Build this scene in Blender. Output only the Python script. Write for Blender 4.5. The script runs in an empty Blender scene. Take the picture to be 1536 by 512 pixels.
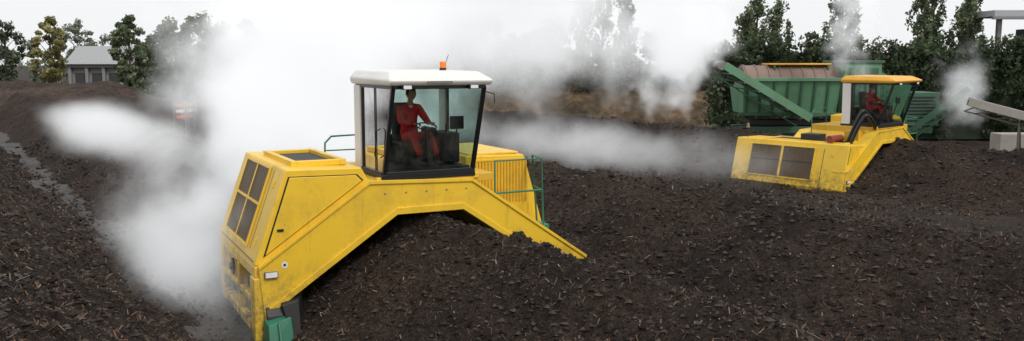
import bpy, bmesh, math, random
import numpy as np
from mathutils import Vector, Matrix
random.seed(7); RNG=np.random.default_rng(11)
R=math.radians
scene=bpy.context.scene
col=scene.collection
H=4.3
# ---------------------------------------------------------------- camera
cam=bpy.data.cameras.new("camera"); camo=bpy.data.objects.new("camera",cam); col.objects.link(camo)
cam.sensor_width=36; cam.lens=36*1330/1536; cam.clip_end=3000; cam.clip_start=.1
camo.location=(0,0,H); camo.rotation_euler=(R(90-6.9),0,0)
scene.camera=camo
scene.view_settings.view_transform='Standard'
scene.view_settings.look='None'; scene.view_settings.exposure=0
# ---------------------------------------------------------------- world
w=bpy.data.worlds.new("World"); scene.world=w; w.use_nodes=True
nt=w.node_tree; nt.nodes.clear()
sky=nt.nodes.new('ShaderNodeTexSky'); sky.sky_type='NISHITA'; sky.sun_disc=False
sky.sun_elevation=R(46); sky.sun_rotation=R(145); sky.dust_density=4
hs=nt.nodes.new('ShaderNodeHueSaturation'); hs.inputs['Saturation'].default_value=.25
mx=nt.nodes.new('ShaderNodeMix'); mx.data_type='RGBA'; mx.inputs[0].default_value=.87
mx.inputs[7].default_value=(10.2,10.3,10.45,1)
bg=nt.nodes.new('ShaderNodeBackground'); bg.inputs[1].default_value=.1
out=nt.nodes.new('ShaderNodeOutputWorld')
nt.links.new(sky.outputs[0],hs.inputs['Color']); nt.links.new(hs.outputs[0],mx.inputs[6])
nt.links.new(mx.outputs[2],bg.inputs[0]); nt.links.new(bg.outputs[0],out.inputs[0])
sun=bpy.data.lights.new("sun",'SUN'); sun.energy=1.5; sun.angle=R(10); sun.color=(1,.95,.88)
so=bpy.data.objects.new("sun",sun); col.objects.link(so)
so.rotation_euler=(R(44),0,R(35))
# ---------------------------------------------------------------- material helpers
def newmat(name):
    m=bpy.data.materials.new(name); m.use_nodes=True
    n=m.node_tree; n.nodes.clear()
    o=n.nodes.new('ShaderNodeOutputMaterial')
    return m,n,o
def N(n,t,**k):
    x=n.nodes.new(t)
    for a,b in k.items(): setattr(x,a,b)
    return x
def ramp(n,stops):
    r=N(n,'ShaderNodeValToRGB'); e=r.color_ramp.elements
    e[0].position=stops[0][0]; e[0].color=(*stops[0][1],1)
    e[1].position=stops[-1][0]; e[1].color=(*stops[-1][1],1)
    for p,c in stops[1:-1]:
        q=e.new(p); q.color=(*c,1)
    return r
def noise(n,scale,detail=4,rough=.55,vec=None,dist=0):
    x=N(n,'ShaderNodeTexNoise'); x.inputs['Scale'].default_value=scale; x.inputs['Detail'].default_value=detail
    x.inputs['Roughness'].default_value=rough; x.inputs['Distortion'].default_value=dist
    if vec is not None: n.links.new(vec,x.inputs['Vector'])
    return x
def mixc(n,fac,a,b,mode='MIX'):
    m=N(n,'ShaderNodeMix'); m.data_type='RGBA'; m.blend_type=mode
    for s,v in ((0,fac),(6,a),(7,b)):
        if isinstance(v,bpy.types.NodeSocket): n.links.new(v,m.inputs[s])
        elif s==0: m.inputs[0].default_value=v
        else: m.inputs[s].default_value=(*v,1)
    return m.outputs[2]
def mat_paint(name,c,rough=.42,dirt=.5,dirtc=(.07,.05,.035),metal=0,bump=.03,lowdirt=False):
    m,n,o=newmat(name); b=N(n,'ShaderNodeBsdfPrincipled'); tc=N(n,'ShaderNodeTexCoord')
    v=tc.outputs['Object']
    n1=noise(n,1.3,7,.7,v); r1=ramp(n,[(.50,(0,0,0)),(.82,(1,1,1))]); n.links.new(n1.outputs[0],r1.inputs[0])
    mp=N(n,'ShaderNodeMapping'); mp.inputs['Scale'].default_value=(7,7,.7); n.links.new(v,mp.inputs[0])
    n2=noise(n,1.4,5,.6,mp.outputs[0]); r2=ramp(n,[(.60,(0,0,0)),(.85,(1,1,1))]); n.links.new(n2.outputs[0],r2.inputs[0])
    n3=noise(n,26,3,.6,v); r3=ramp(n,[(.64,(0,0,0)),(.69,(1,1,1))]); n.links.new(n3.outputs[0],r3.inputs[0])
    s=N(n,'ShaderNodeMath',operation='ADD'); n.links.new(r1.outputs[0],s.inputs[0]); n.links.new(r2.outputs[0],s.inputs[1])
    s2=N(n,'ShaderNodeMath',operation='MULTIPLY_ADD'); n.links.new(r3.outputs[0],s2.inputs[0]); s2.inputs[1].default_value=.8; n.links.new(s.outputs[0],s2.inputs[2])
    last=s2.outputs[0]
    if lowdirt:
        sx=N(n,'ShaderNodeSeparateXYZ'); n.links.new(v,sx.inputs[0])
        mr=N(n,'ShaderNodeMapRange'); mr.inputs[1].default_value=1.3; mr.inputs[2].default_value=.1; mr.inputs[3].default_value=0; mr.inputs[4].default_value=2.8
        n.links.new(sx.outputs[2],mr.inputs[0])
        n5=noise(n,5,6,.75,v); r5=ramp(n,[(.42,(0,0,0)),(.62,(1,1,1))]); n.links.new(n5.outputs[0],r5.inputs[0])
        mm=N(n,'ShaderNodeMath',operation='MULTIPLY'); n.links.new(mr.outputs[0],mm.inputs[0]); n.links.new(r5.outputs[0],mm.inputs[1])
        ad=N(n,'ShaderNodeMath',operation='ADD'); n.links.new(last,ad.inputs[0]); n.links.new(mm.outputs[0],ad.inputs[1]); last=ad.outputs[0]
    mu=N(n,'ShaderNodeMath',operation='MULTIPLY',use_clamp=True); n.links.new(last,mu.inputs[0]); mu.inputs[1].default_value=dirt
    n4=noise(n,.8,2,.5,v)
    base=mixc(n,n4.outputs[0],tuple(x*.93 for x in c),tuple(min(1,x*1.05) for x in c))
    cc=mixc(n,mu.outputs[0],base,dirtc)
    n.links.new(cc,b.inputs['Base Color'])
    rr=N(n,'ShaderNodeMapRange'); rr.inputs[3].default_value=rough; rr.inputs[4].default_value=.85; n.links.new(mu.outputs[0],rr.inputs[0])
    n.links.new(rr.outputs[0],b.inputs['Roughness']); b.inputs['Metallic'].default_value=metal
    bp=N(n,'ShaderNodeBump'); bp.inputs['Strength'].default_value=bump; bp.inputs['Distance'].default_value=.02
    n.links.new(n1.outputs[0],bp.inputs['Height']); n.links.new(bp.outputs[0],b.inputs['Normal'])
    n.links.new(b.outputs[0],o.inputs[0]); return m
def mat_plain(name,c,rough=.6,metal=0,var=.25,scale=6):
    m,n,o=newmat(name); b=N(n,'ShaderNodeBsdfPrincipled'); tc=N(n,'ShaderNodeTexCoord')
    n1=noise(n,scale,5,.6,tc.outputs['Object'])
    cc=mixc(n,n1.outputs[0],tuple(x*(1-var) for x in c),tuple(min(1,x*(1+var)) for x in c))
    n.links.new(cc,b.inputs['Base Color']); b.inputs['Roughness'].default_value=rough; b.inputs['Metallic'].default_value=metal
    n.links.new(b.outputs[0],o.inputs[0]); return m
def mat_glass(name,tint=(.64,.76,.73)):
    m,n,o=newmat(name); t=N(n,'ShaderNodeBsdfTransparent'); t.inputs[0].default_value=(*tint,1)
    g=N(n,'ShaderNodeBsdfGlossy'); g.inputs['Roughness'].default_value=.03
    tc=N(n,'ShaderNodeTexCoord'); n1=noise(n,3,5,.6,tc.outputs['Object'])
    d=N(n,'ShaderNodeBsdfDiffuse'); d.inputs[0].default_value=(.3,.27,.22,1)
    fr=N(n,'ShaderNodeFresnel'); fr.inputs[0].default_value=1.45
    a=N(n,'ShaderNodeMixShader'); n.links.new(fr.outputs[0],a.inputs[0]); n.links.new(t.outputs[0],a.inputs[1]); n.links.new(g.outputs[0],a.inputs[2])
    r=ramp(n,[(.45,(0,0,0)),(.9,(.3,.3,.3))]); n.links.new(n1.outputs[0],r.inputs[0])
    c=N(n,'ShaderNodeMixShader'); n.links.new(r.outputs[0],c.inputs[0]); n.links.new(a.outputs[0],c.inputs[1]); n.links.new(d.outputs[0],c.inputs[2])
    n.links.new(c.outputs[0],o.inputs[0]); return m
def mat_compost(name,dark=(.009,.0068,.006),mid=(.046,.033,.026),light=(.17,.115,.078),sc=1,rough=.93):
    m,n,o=newmat(name); b=N(n,'ShaderNodeBsdfPrincipled'); tc=N(n,'ShaderNodeTexCoord'); v=tc.outputs['Object']
    n1=noise(n,.5,5,.6,v); n2=noise(n,11*sc,8,.8,v); n3=noise(n,34*sc,4,.75,v)
    r=ramp(n,[(.38,dark),(.54,mid),(.68,tuple(x*2.0 for x in mid))]); n.links.new(n2.outputs[0],r.inputs[0])
    r3=ramp(n,[(.57,(0,0,0)),(.67,(1,1,1))]); n.links.new(n3.outputs[0],r3.inputs[0])
    c1=mixc(n,r3.outputs[0],r.outputs[0],light)
    r1=ramp(n,[(.35,(.55,.55,.57)),(.65,(1.35,1.27,1.2))]); n.links.new(n1.outputs[0],r1.inputs[0])
    c3=mixc(n,1.0,c1,r1.outputs[0],'MULTIPLY')
    n.links.new(c3,b.inputs['Base Color']); b.inputs['Roughness'].default_value=rough; b.inputs['Specular IOR Level'].default_value=.25
    bp=N(n,'ShaderNodeBump'); bp.inputs['Strength'].default_value=1; bp.inputs['Distance'].default_value=.11
    ad=N(n,'ShaderNodeMath',operation='MULTIPLY_ADD'); n.links.new(n3.outputs[0],ad.inputs[0]); ad.inputs[1].default_value=.4; n.links.new(n2.outputs[0],ad.inputs[2])
    n.links.new(ad.outputs[0],bp.inputs['Height']); n.links.new(bp.outputs[0],b.inputs['Normal'])
    n.links.new(b.outputs[0],o.inputs[0]); return m
def mat_attr(name,rough=.8,transl=0.0):
    m,n,o=newmat(name); b=N(n,'ShaderNodeBsdfPrincipled'); a=N(n,'ShaderNodeAttribute'); a.attribute_name='Col'
    b.inputs['Specular IOR Level'].default_value=.2
    n.links.new(a.outputs['Color'],b.inputs['Base Color']); b.inputs['Roughness'].default_value=rough
    if transl>0:
        t=N(n,'ShaderNodeBsdfTranslucent'); n.links.new(a.outputs['Color'],t.inputs[0])
        x=N(n,'ShaderNodeMixShader'); x.inputs[0].default_value=transl
        n.links.new(b.outputs[0],x.inputs[1]); n.links.new(t.outputs[0],x.inputs[2]); n.links.new(x.outputs[0],o.inputs[0])
    else: n.links.new(b.outputs[0],o.inputs[0])
    return m
YEL=mat_paint("yellow_paint",(.83,.53,.032),.38,.38,lowdirt=True)
YEL2=mat_paint("yellow_paint_dull",(.66,.40,.03),.55,.55)
WHITE=mat_paint("white_paint",(.78,.77,.73),.4,.2,dirtc=(.3,.27,.22))
ORANGE=mat_paint("orange_paint",(.78,.40,.04),.45,.3)
GREEN=mat_paint("rail_green",(.02,.17,.10),.45,.5)
TGREEN=mat_paint("trommel_green",(.11,.26,.15),.6,.75,dirtc=(.13,.11,.08))
TGREEND=mat_paint("trommel_dark_green",(.045,.12,.07),.6,.6)
RUST=mat_paint("rusty_steel",(.24,.17,.14),.8,.8,dirtc=(.12,.08,.06))
BLACK=mat_plain("black_rubber",(.018,.018,.018),.55)
BLK2=mat_plain("black_frame",(.012,.012,.013),.35)
DARKI=mat_plain("dark_interior",(.03,.03,.032),.7)
GRILL=mat_plain("grille_bronze",(.15,.10,.045),.6)
STEEL=mat_plain("worn_steel",(.22,.21,.20),.5,.6)
CONC=mat_plain("concrete",(.34,.32,.29),.9,0,.3,2.5)
GLASS=mat_glass("cab_glass")
LENS=mat_plain("lamp_lens",(.8,.8,.78),.15)
BEAC=mat_plain("amber_beacon",(.95,.20,.01),.2)
RED=mat_plain("red_overalls",(.62,.02,.022),.85,0,.3,9)
SKIN=mat_plain("skin",(.48,.27,.19),.55,0,.08)
HAIR=mat_plain("dark_hair",(.02,.015,.012),.8)
COMP=mat_compost("compost")
MUD=mat_compost("wet_mud",(.010,.008,.007),(.040,.030,.025),(.13,.095,.07),.9,.85)
AIS=mat_compost("aisle_mud",(.03,.028,.026),(.08,.075,.07),(.17,.16,.14),.7,.5)
BROWNB=mat_compost("bank_soil",(.05,.035,.022),(.11,.08,.05),(.12,.12,.05),.15)
ATTR=mat_attr("chips"); LEAF=mat_attr("leaves",.7,.3)
BARK=mat_plain("bark",(.07,.055,.045),.95,0,.4,3)
# ---------------------------------------------------------------- mesh helpers
def link(o,parent=None):
    col.objects.link(o)
    if parent: o.parent=parent
    return o
def empty(name,loc=(0,0,0),rz=0,roll=0):
    o=bpy.data.objects.new(name,None); o.location=loc; o.rotation_euler=(0,roll,rz); col.objects.link(o); return o
def mesh(name,vs,fs,mat,parent=None,bevel=0,smooth=False):
    me=bpy.data.meshes.new(name); me.from_pydata([tuple(v) for v in vs],[],[tuple(f) for f in fs])
    bm=bmesh.new(); bm.from_mesh(me); bmesh.ops.recalc_face_normals(bm,faces=bm.faces); bm.to_mesh(me); bm.free()
    me.materials.append(mat); o=bpy.data.objects.new(name,me); link(o,parent)
    if smooth:
        for p in me.polygons: p.use_smooth=True
    if bevel:
        b=o.modifiers.new("b",'BEVEL'); b.width=bevel; b.segments=2; b.limit_method='ANGLE'; b.angle_limit=R(25)
    return o
def hexa(name,p,mat,parent=None,bevel=.012):
    return mesh(name,p,[(0,1,2,3),(4,5,6,7),(0,1,5,4),(1,2,6,5),(2,3,7,6),(3,0,4,7)],mat,parent,bevel)
def box(name,lo,hi,mat,parent=None,bevel=.01):
    a,b,c=lo; d,e,f=hi
    return hexa(name,[(a,b,c),(d,b,c),(d,e,c),(a,e,c),(a,b,f),(d,b,f),(d,e,f),(a,e,f)],mat,parent,bevel)
def prism(name,poly,v0,v1,mat,parent=None,bevel=.012):
    n=len(poly); vs=[(u,v0,z) for u,z in poly]+[(u,v1,z) for u,z in poly]
    fs=[tuple(range(n)),tuple(range(n,2*n))]+[(i,(i+1)%n,n+(i+1)%n,n+i) for i in range(n)]
    return mesh(name,vs,fs,mat,parent,bevel)
def strip(name,O,I,v0,v1,mat,parent=None,bevel=.015):
    vs=[];fs=[];n=len(O)
    for (a,b) in zip(O,I): vs+= [(a[0],v0,a[1]),(b[0],v0,b[1]),(b[0],v1,b[1]),(a[0],v1,a[1])]
    for i in range(n-1):
        k=4*i
        for j in range(4): fs.append((k+j,k+(j+1)%4,k+4+(j+1)%4,k+4+j))
    fs.append((0,1,2,3)); k=4*(n-1); fs.append((k,k+1,k+2,k+3))
    return mesh(name,vs,fs,mat,parent,bevel)
def tube(name,pts,r,mat,parent=None,smooth_path=False,sides=8):
    cu=bpy.data.curves.new(name,'CURVE'); cu.dimensions='3D'; cu.bevel_depth=r; cu.bevel_resolution=2; cu.use_fill_caps=True
    sp=cu.splines.new('NURBS' if smooth_path else 'POLY'); sp.points.add(len(pts)-1)
    for i,p in enumerate(pts): sp.points[i].co=(*p,1)
    if smooth_path: sp.use_endpoint_u=True; sp.order_u=3
    cu.materials.append(mat); o=bpy.data.objects.new(name,cu); link(o,parent); return o
def cyl(name,c,axis,r,h,mat,parent=None,seg=28,bevel=.006,r2=None):
    r2=r if r2 is None else r2; vs=[];ax={'x':0,'y':1,'z':2}[axis]; o1,o2=[i for i in range(3) if i!=ax]
    for s,rr in ((-h/2,r),(h/2,r2)):
        for i in range(seg):
            t=2*math.pi*i/seg; p=[0,0,0]; p[ax]=s; p[o1]=rr*math.cos(t); p[o2]=rr*math.sin(t); vs.append([p[j]+c[j] for j in range(3)])
    fs=[tuple(range(seg)),tuple(range(seg,2*seg))]+[(i,(i+1)%seg,seg+(i+1)%seg,seg+i) for i in range(seg)]
    return mesh(name,vs,fs,mat,parent,bevel)
# ---------------------------------------------------------------- numpy noise
def _h(i,j,s):
    x=(i.astype(np.int64)*374761393+j.astype(np.int64)*668265263+s*982451653)&0xffffffff
    x=((x^(x>>13))*1274126177)&0xffffffff; x=x^(x>>16)
    return (x&0xffff)/65535.0
def vn(x,y,s=0):
    i=np.floor(x); j=np.floor(y); fx=x-i; fy=y-j; fx=fx*fx*(3-2*fx); fy=fy*fy*(3-2*fy)
    a=_h(i,j,s);b=_h(i+1,j,s);c=_h(i,j+1,s);d=_h(i+1,j+1,s)
    return (a*(1-fx)+b*fx)*(1-fy)+(c*(1-fx)+d*fx)*fy
def fbm(x,y,o=4,s=0,g=.5):
    t=0;a=1;n=0
    for k in range(o): t=t+a*(vn(x*2**k+17*k,y*2**k-9*k,s+k)-.5); n+=a; a*=g
    return t/n*2
# ---------------------------------------------------------------- terrain (windrow frame: u across, v along)
A0=np.array([-3.95,13.3]); th=R(34); Uw=np.array([math.cos(th),math.sin(th)]); Vw=np.array([-math.sin(th),math.cos(th)])
camu=float((-A0)@Uw); camv=float((-A0)@Vw)
def W(u,v,z=0): 
    p=A0+Uw*u+Vw*v; return (float(p[0]),float(p[1]),z)
WR=dict(
 w0=(-4.0,3.05,2.55,-16,75,1), w1a=(3.0,2.65,1.68,-16,2.2,2), w1b=(3.0,2.6,1.88,1.2,85,3),
 wB=(10.0,3.6,1.60,-18,80,4), wCa=(24.6,3.0,1.62,-30,7.0,5), wCb=(24.4,3.1,1.55,6.0,85,6), wD=(32.4,3.8,1.9,-36,2,7))
def prof(k,u,v):
    uc,hw,h,v0,v1,s=WR[k]
    c=uc+.20*fbm(v*.12,v*0+s,2,s); hh=h*(1+.06*fbm(v*.22,v*0+s*3,3,s+20))
    if k in('w1a','w1b'): hh=hh+.22*np.exp(-((v-.9)/1.6)**2)
    q=np.abs(u-c)/(hw*(1+.07*fbm(v*.4,np.sign(u-c)*3.+s,2,s+9)))
    z=hh*(1.09-np.sqrt(q*q+.006))
    kk=.06*hh; z=kk*np.logaddexp(0,z/kk)-.06
    e=np.minimum(np.minimum(v-v0,v1-v)/1.8,1); e=np.clip(e,0,1); z=z*np.sqrt(e)-(1-e)*.1
    rough=np.clip(z/.5,.12,1)
    z=z+rough*(.15*fbm(u*.9,v*.9,4,s+40)+.13*fbm(u*3.1,v*3.1,3,s+50)+.10*np.abs(fbm(u*7,v*7,3,s+60)))
    return z
def windrow(name,k,mat):
    uc,hw,h,v0,v1,s=WR[k]
    vs=[v0]
    while vs[-1]<v1:
        d=max(3,math.hypot(vs[-1]-camv,uc-camu)); vs.append(vs[-1]+max(.045,.0038*d))
    v=np.array(vs); wd=hw*1.38; nd=max(.045,.0034*math.hypot(max(v0,-6)-camv,uc-camu))
    u=np.arange(uc-wd,uc+wd,nd); UU,VV=np.meshgrid(u,v); Z=prof(k,UU,VV)
    Z=Z-np.clip((np.abs(UU-uc)/wd-.85)/.15,0,1)*.3
    X=A0[0]+UU*Uw[0]+VV*Vw[0]; Y=A0[1]+UU*Uw[1]+VV*Vw[1]
    return grid(name,X,Y,Z,mat)
def grid(name,X,Y,Z,mat):
    r,c=X.shape; me=bpy.data.meshes.new(name)
    co=np.stack([X,Y,Z],-1).reshape(-1,3); idx=np.arange(r*c).reshape(r,c)
    q=np.stack([idx[:-1,:-1],idx[:-1,1:],idx[1:,1:],idx[1:,:-1]],-1).reshape(-1,4)
    me.vertices.add(len(co)); me.vertices.foreach_set('co',co.ravel())
    me.loops.add(q.size); me.loops.foreach_set('vertex_index',q.ravel())
    me.polygons.add(len(q)); me.polygons.foreach_set('loop_start',np.arange(0,q.size,4)); me.polygons.foreach_set('loop_total',np.full(len(q),4))
    me.polygons.foreach_set('use_smooth',np.ones(len(q),bool))
    me.update(calc_edges=True); me.materials.append(mat); o=bpy.data.objects.new(name,me); link(o); return o
def polys(name,co,nper,cols,mat,parent=None):
    F=co.shape[0]; me=bpy.data.meshes.new(name); me.vertices.add(F*nper); me.vertices.foreach_set('co',co.reshape(-1).astype(np.float32))
    me.loops.add(F*nper); me.loops.foreach_set('vertex_index',np.arange(F*nper))
    me.polygons.add(F); me.polygons.foreach_set('loop_start',np.arange(0,F*nper,nper)); me.polygons.foreach_set('loop_total',np.full(F,nper))
    me.update(calc_edges=True)
    at=me.color_attributes.new('Col','FLOAT_COLOR','POINT'); cc=np.ones((F,nper,4),np.float32); cc[:,:,:3]=cols[:,None,:]; at.data.foreach_set('color',cc.ravel())
    me.materials.append(mat); o=bpy.data.objects.new(name,me); link(o,parent); return o
for k in ('w0','w1a','w1b','wB','wCa','wCb','wD'): windrow("compost_windrow",k,COMP)
gx=np.concatenate([-np.geomspace(1500,62,14),np.linspace(-60,60,400),np.geomspace(62,1500,14)])
gy=np.concatenate([np.linspace(-60,5,12),np.linspace(6,110,380),np.geomspace(115,1600,14)])
X,Y=np.meshgrid(gx,gy); Z=.10*fbm(X*.5,Y*.5,4,99)+.08*fbm(X*2,Y*2,2,98)-.03
grid("ground",X,Y,Z,MUD)
lv=np.arange(-16,70,.15); lu=np.linspace(-1.5,.95,26); UU,VV=np.meshgrid(lu,lv)
X=A0[0]+UU*Uw[0]+VV*Vw[0]; Y=A0[1]+UU*Uw[1]+VV*Vw[1]
Z=.10*fbm(X*.5,Y*.5,4,99)+.08*fbm(X*2,Y*2,2,98)+.035+.03*fbm(UU*3,VV*.6,3,77)-.06*np.exp(-((UU+.45)/.22)**2)-.2*np.clip((np.abs(UU+.28)-.95)/.25,0,1)
grid("wheel_lane",X,Y,Z,AIS)
def height(u,v):
    z=np.zeros_like(u)
    for k in WR:
        uc,hw,h,v0,v1,s=WR[k]; m=(v>v0)&(v<v1)&(np.abs(u-uc)<hw*1.3)
        if m.any(): z[m]=np.maximum(z[m],prof(k,u[m],v[m]))
    return z
def scatter():
    iv=np.array([(1,0,0),(-1,0,0),(0,1,0),(0,-1,0),(0,0,1),(0,0,-1)],float)
    ifc=np.array([(0,2,4),(2,1,4),(1,3,4),(3,0,4),(2,0,5),(1,2,5),(3,1,5),(0,3,5)])
    n=120000; y=5+40*RNG.random(n)**1.6; x=(RNG.random(n)*1.3-.65)*y
    rel=np.stack([x,y],-1)-A0; u=rel@Uw; v=rel@Vw; z=height(u,v); ok=(z>.03)|(RNG.random(n)<.5); x,y,z=[a[ok] for a in (x,y,z)]; n=len(x)
    s=(.006+.038*RNG.random(n)**4)*(1+(y-6)*.045)
    a=RNG.random(n)*6.28; ca,sa=np.cos(a),np.sin(a)
    V=iv[None]*(1+.9*(RNG.random((n,6,1))-.5))*s[:,None,None]*np.array([1.3,.7,.7])
    V=np.stack([V[...,0]*ca[:,None]-V[...,1]*sa[:,None],V[...,0]*sa[:,None]+V[...,1]*ca[:,None],V[...,2]],-1)
    V=V+np.stack([x,y,z+s*.2],-1)[:,None,:]
    tri=V[:,ifc,:].reshape(-1,3,3); c=(.012+.075*RNG.random((n,1))**2)*np.array([[1,.79,.67]]); c=np.repeat(c,8,0)
    polys("compost_clods",tri,3,c,ATTR)
    n=52000; y=5.5+32*RNG.random(n)**1.4; x=(RNG.random(n)*1.3-.65)*y
    rel=np.stack([x,y],-1)-A0; u=rel@Uw; v=rel@Vw; z=height(u,v)+.014; n=len(x)
    L=(.010+.06*RNG.random(n)**2.6)*(1+(y-6)*.02); wd=(.0025+.0045*RNG.random(n))*(1+(y-6)*.04); an=RNG.random(n)*6.283; ti=(RNG.random(n)-.5)*1.8
    d=np.stack([np.cos(an)*np.cos(ti),np.sin(an)*np.cos(ti),np.sin(ti)],-1); e=np.stack([-np.sin(an),np.cos(an),RNG.random(n)-.5],-1)
    p=np.stack([x,y,z],-1)
    q=np.stack([p-d*L[:,None]-e*wd[:,None],p+d*L[:,None]-e*wd[:,None],p+d*L[:,None]*.8+e*wd[:,None],p-d*L[:,None]*.9+e*wd[:,None]],1)
    pal=np.array([(.16,.105,.07),(.11,.07,.045),(.25,.18,.125),(.09,.062,.042),(.15,.075,.048)]); c=pal[RNG.integers(0,5,n)]*(.4+.75*RNG.random((n,1)))
    wi=RNG.random(n)<.0025; c[wi]=(.5,.5,.48)
    polys("wood_chips",q,4,c,ATTR)
scatter()
# ---------------------------------------------------------------- operator
def skinmesh(name,verts,edges,rad,mat,parent,root=0,sub=2):
    me=bpy.data.meshes.new(name); me.from_pydata(verts,edges,[]); me.materials.append(mat)
    o=bpy.data.objects.new(name,me); link(o,parent)
    m=o.modifiers.new("skin",'SKIN'); m.use_smooth_shade=True
    for i,sv in enumerate(me.skin_vertices[0].data):
        r=rad[i]; sv.radius=(r,r) if not isinstance(r,tuple) else r; sv.use_root=(i==root)
    s=o.modifiers.new("sub",'SUBSURF'); s.levels=sub; s.render_levels=sub
    return o
def operator(loc,rz,roll=0):
    P=empty("machine_operator",loc,rz,roll)
    vs=[(2.86,.78,3.06),(2.86,.80,3.22),(2.86,.79,3.40),(2.86,.77,3.53),(2.86,.755,3.61),
        (2.70,.77,3.52),(2.64,.62,3.30),(2.79,.40,3.28),
        (3.03,.77,3.52),(3.12,.60,3.31),(3.06,.38,3.30),
        (2.77,.74,3.03),(2.76,.34,3.10),(2.84,.22,2.74),(2.86,.10,2.66),
        (2.96,.74,3.03),(3.03,.32,3.10),(3.12,.18,2.74),(3.15,.06,2.66)]
    ed=[(0,1),(1,2),(2,3),(3,4),(3,5),(5,6),(6,7),(3,8),(8,9),(9,10),(0,11),(11,12),(12,13),(0,15),(15,16),(16,17)]
    rad=[(.15,.12),(.145,.115),(.16,.12),(.11,.09),.06,.085,.06,.043,.085,.06,.043,.095,.075,.055,.05,.095,.075,.055,.05]
    keep=[i for i in range(len(vs)) if i not in (14,18)]; mp={o:i for i,o in enumerate(keep)}
    skinmesh("red_overalls",[vs[i] for i in keep],[(mp[a],mp[c]) for a,c in ed],[rad[i] for i in keep],RED,P)
    for side,(kx,ky) in (("boot_1",(2.84,.22)),("boot_2",(3.12,.18))):
        skinmesh(side,[(kx,ky,2.76),(kx,ky+.02,2.66),(kx+.02,ky-.12,2.63),(kx+.03,ky-.2,2.62)],[(0,1),(1,2),(2,3)],[.06,.055,.05,.035],BLACK,P)
    skinmesh("neck",[(2.86,.755,3.58),(2.87,.735,3.70)],[(0,1)],[.055,.05],SKIN,P,sub=1)
    skinmesh("shirt_collar",[(2.86,.72,3.52),(2.865,.72,3.60)],[(0,1)],[.05,.058],WHITE,P,sub=1)
    bm=bmesh.new(); bmesh.ops.create_uvsphere(bm,u_segments=24,v_segments=18,radius=1)
    for v in bm.verts:
        x,y,z=v.co; f=1
        if z<0: f=1-.28*z*z
        x*=.078*f; yy=y*.098*f; zz=z*.118
        g=math.exp(-((x/.014)**2+((zz+.008)/.022)**2))*(1 if y<0 else 0); yy-=.026*g
        for ex in (-.03,.03):
            g=math.exp(-(((x-ex)/.013)**2+((zz-.012)/.011)**2))*(1 if y<0 else 0); yy+=.012*g
        g=math.exp(-((x/.025)**2+((zz+.055)/.006)**2))*(1 if y<0 else 0); yy+=.005*g
        v.co=(x,yy,zz)
    me=bpy.data.meshes.new("head"); bm.to_mesh(me); bm.free(); me.materials.append(SKIN)
    for p in me.polygons: p.use_smooth=True
    hd=bpy.data.objects.new("head",me); link(hd,P); hd.location=(2.875,.715,3.775); hd.rotation_euler=(R(8),0,R(18))
    bm=bmesh.new(); bmesh.ops.create_uvsphere(bm,u_segments=24,v_segments=16,radius=1)
    bmesh.ops.delete(bm,geom=[v for v in bm.verts if v.co.z<-.35 or (v.co.y<-.35 and v.co.z<.45)],context='VERTS')
    for v in bm.verts: v.co=(v.co.x*.085,v.co.y*.106+.004,v.co.z*.125+.004)
    me=bpy.data.meshes.new("hair"); bm.to_mesh(me); bm.free(); me.materials.append(HAIR)
    for p in me.polygons: p.use_smooth=True
    hr=bpy.data.objects.new("hair",me); link(hr,P); hr.location=hd.location; hr.rotation_euler=hd.rotation_euler
    for ex in (-.03,.03):
        e=cyl("eye",(0,0,0),'y',.008,.006,BLK2,P,10,0); e.location=Matrix.Rotation(R(18),3,'Z')@Vector((ex,-.083,.013))+hd.location; e.rotation_euler=(0,0,R(18))
    m_=cyl("mouth",(0,0,0),'y',.016,.004,RED,P,12,0); m_.scale=(1.2,1,.25); m_.location=Matrix.Rotation(R(18),3,'Z')@Vector((0,-.080,-.056))+hd.location; m_.rotation_euler=(0,0,R(18))
    for ex in (-.079,.079):
        skinmesh("ear",[(ex,.0,-.02),(ex*1.08,.006,.02)],[(0,1)],[.012,.016],SKIN,P,sub=1).location=hd.location
    for nm,w0,d,sx in (("hand_1",(2.79,.40,3.28),(.10,-.08,.01),1),("hand_2",(3.06,.38,3.30),(.03,-.1,.0),-1)):
        w0=Vector(w0); d=Vector(d).normalized(); s=Vector((0,0,1)).cross(d).normalized()
        skinmesh(nm,[w0,w0+d*.07],[(0,1)],[(.03,.022),(.04,.018)],SKIN,P,sub=1)
        for i,(off,L) in enumerate(((-.03,.075),(-.01,.085),(.01,.08),(.03,.062))):
            r0=w0+d*.075+s*off; skinmesh("finger",[r0,r0+d*L*.45,r0+d*L*.6-Vector((0,0,L*.4)),r0+d*L*.35-Vector((0,0,L*.62))],[(0,1),(1,2),(2,3)],[.0095,.009,.008,.007],SKIN,P,sub=1)
        r0=w0+d*.03+s*.032*sx; skinmesh("thumb",[r0,r0+d*.03+s*.025*sx,r0+d*.055+s*.02*sx-Vector((0,0,.02))],[(0,1),(1,2)],[.012,.011,.009],SKIN,P,sub=1)
    return P
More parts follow.
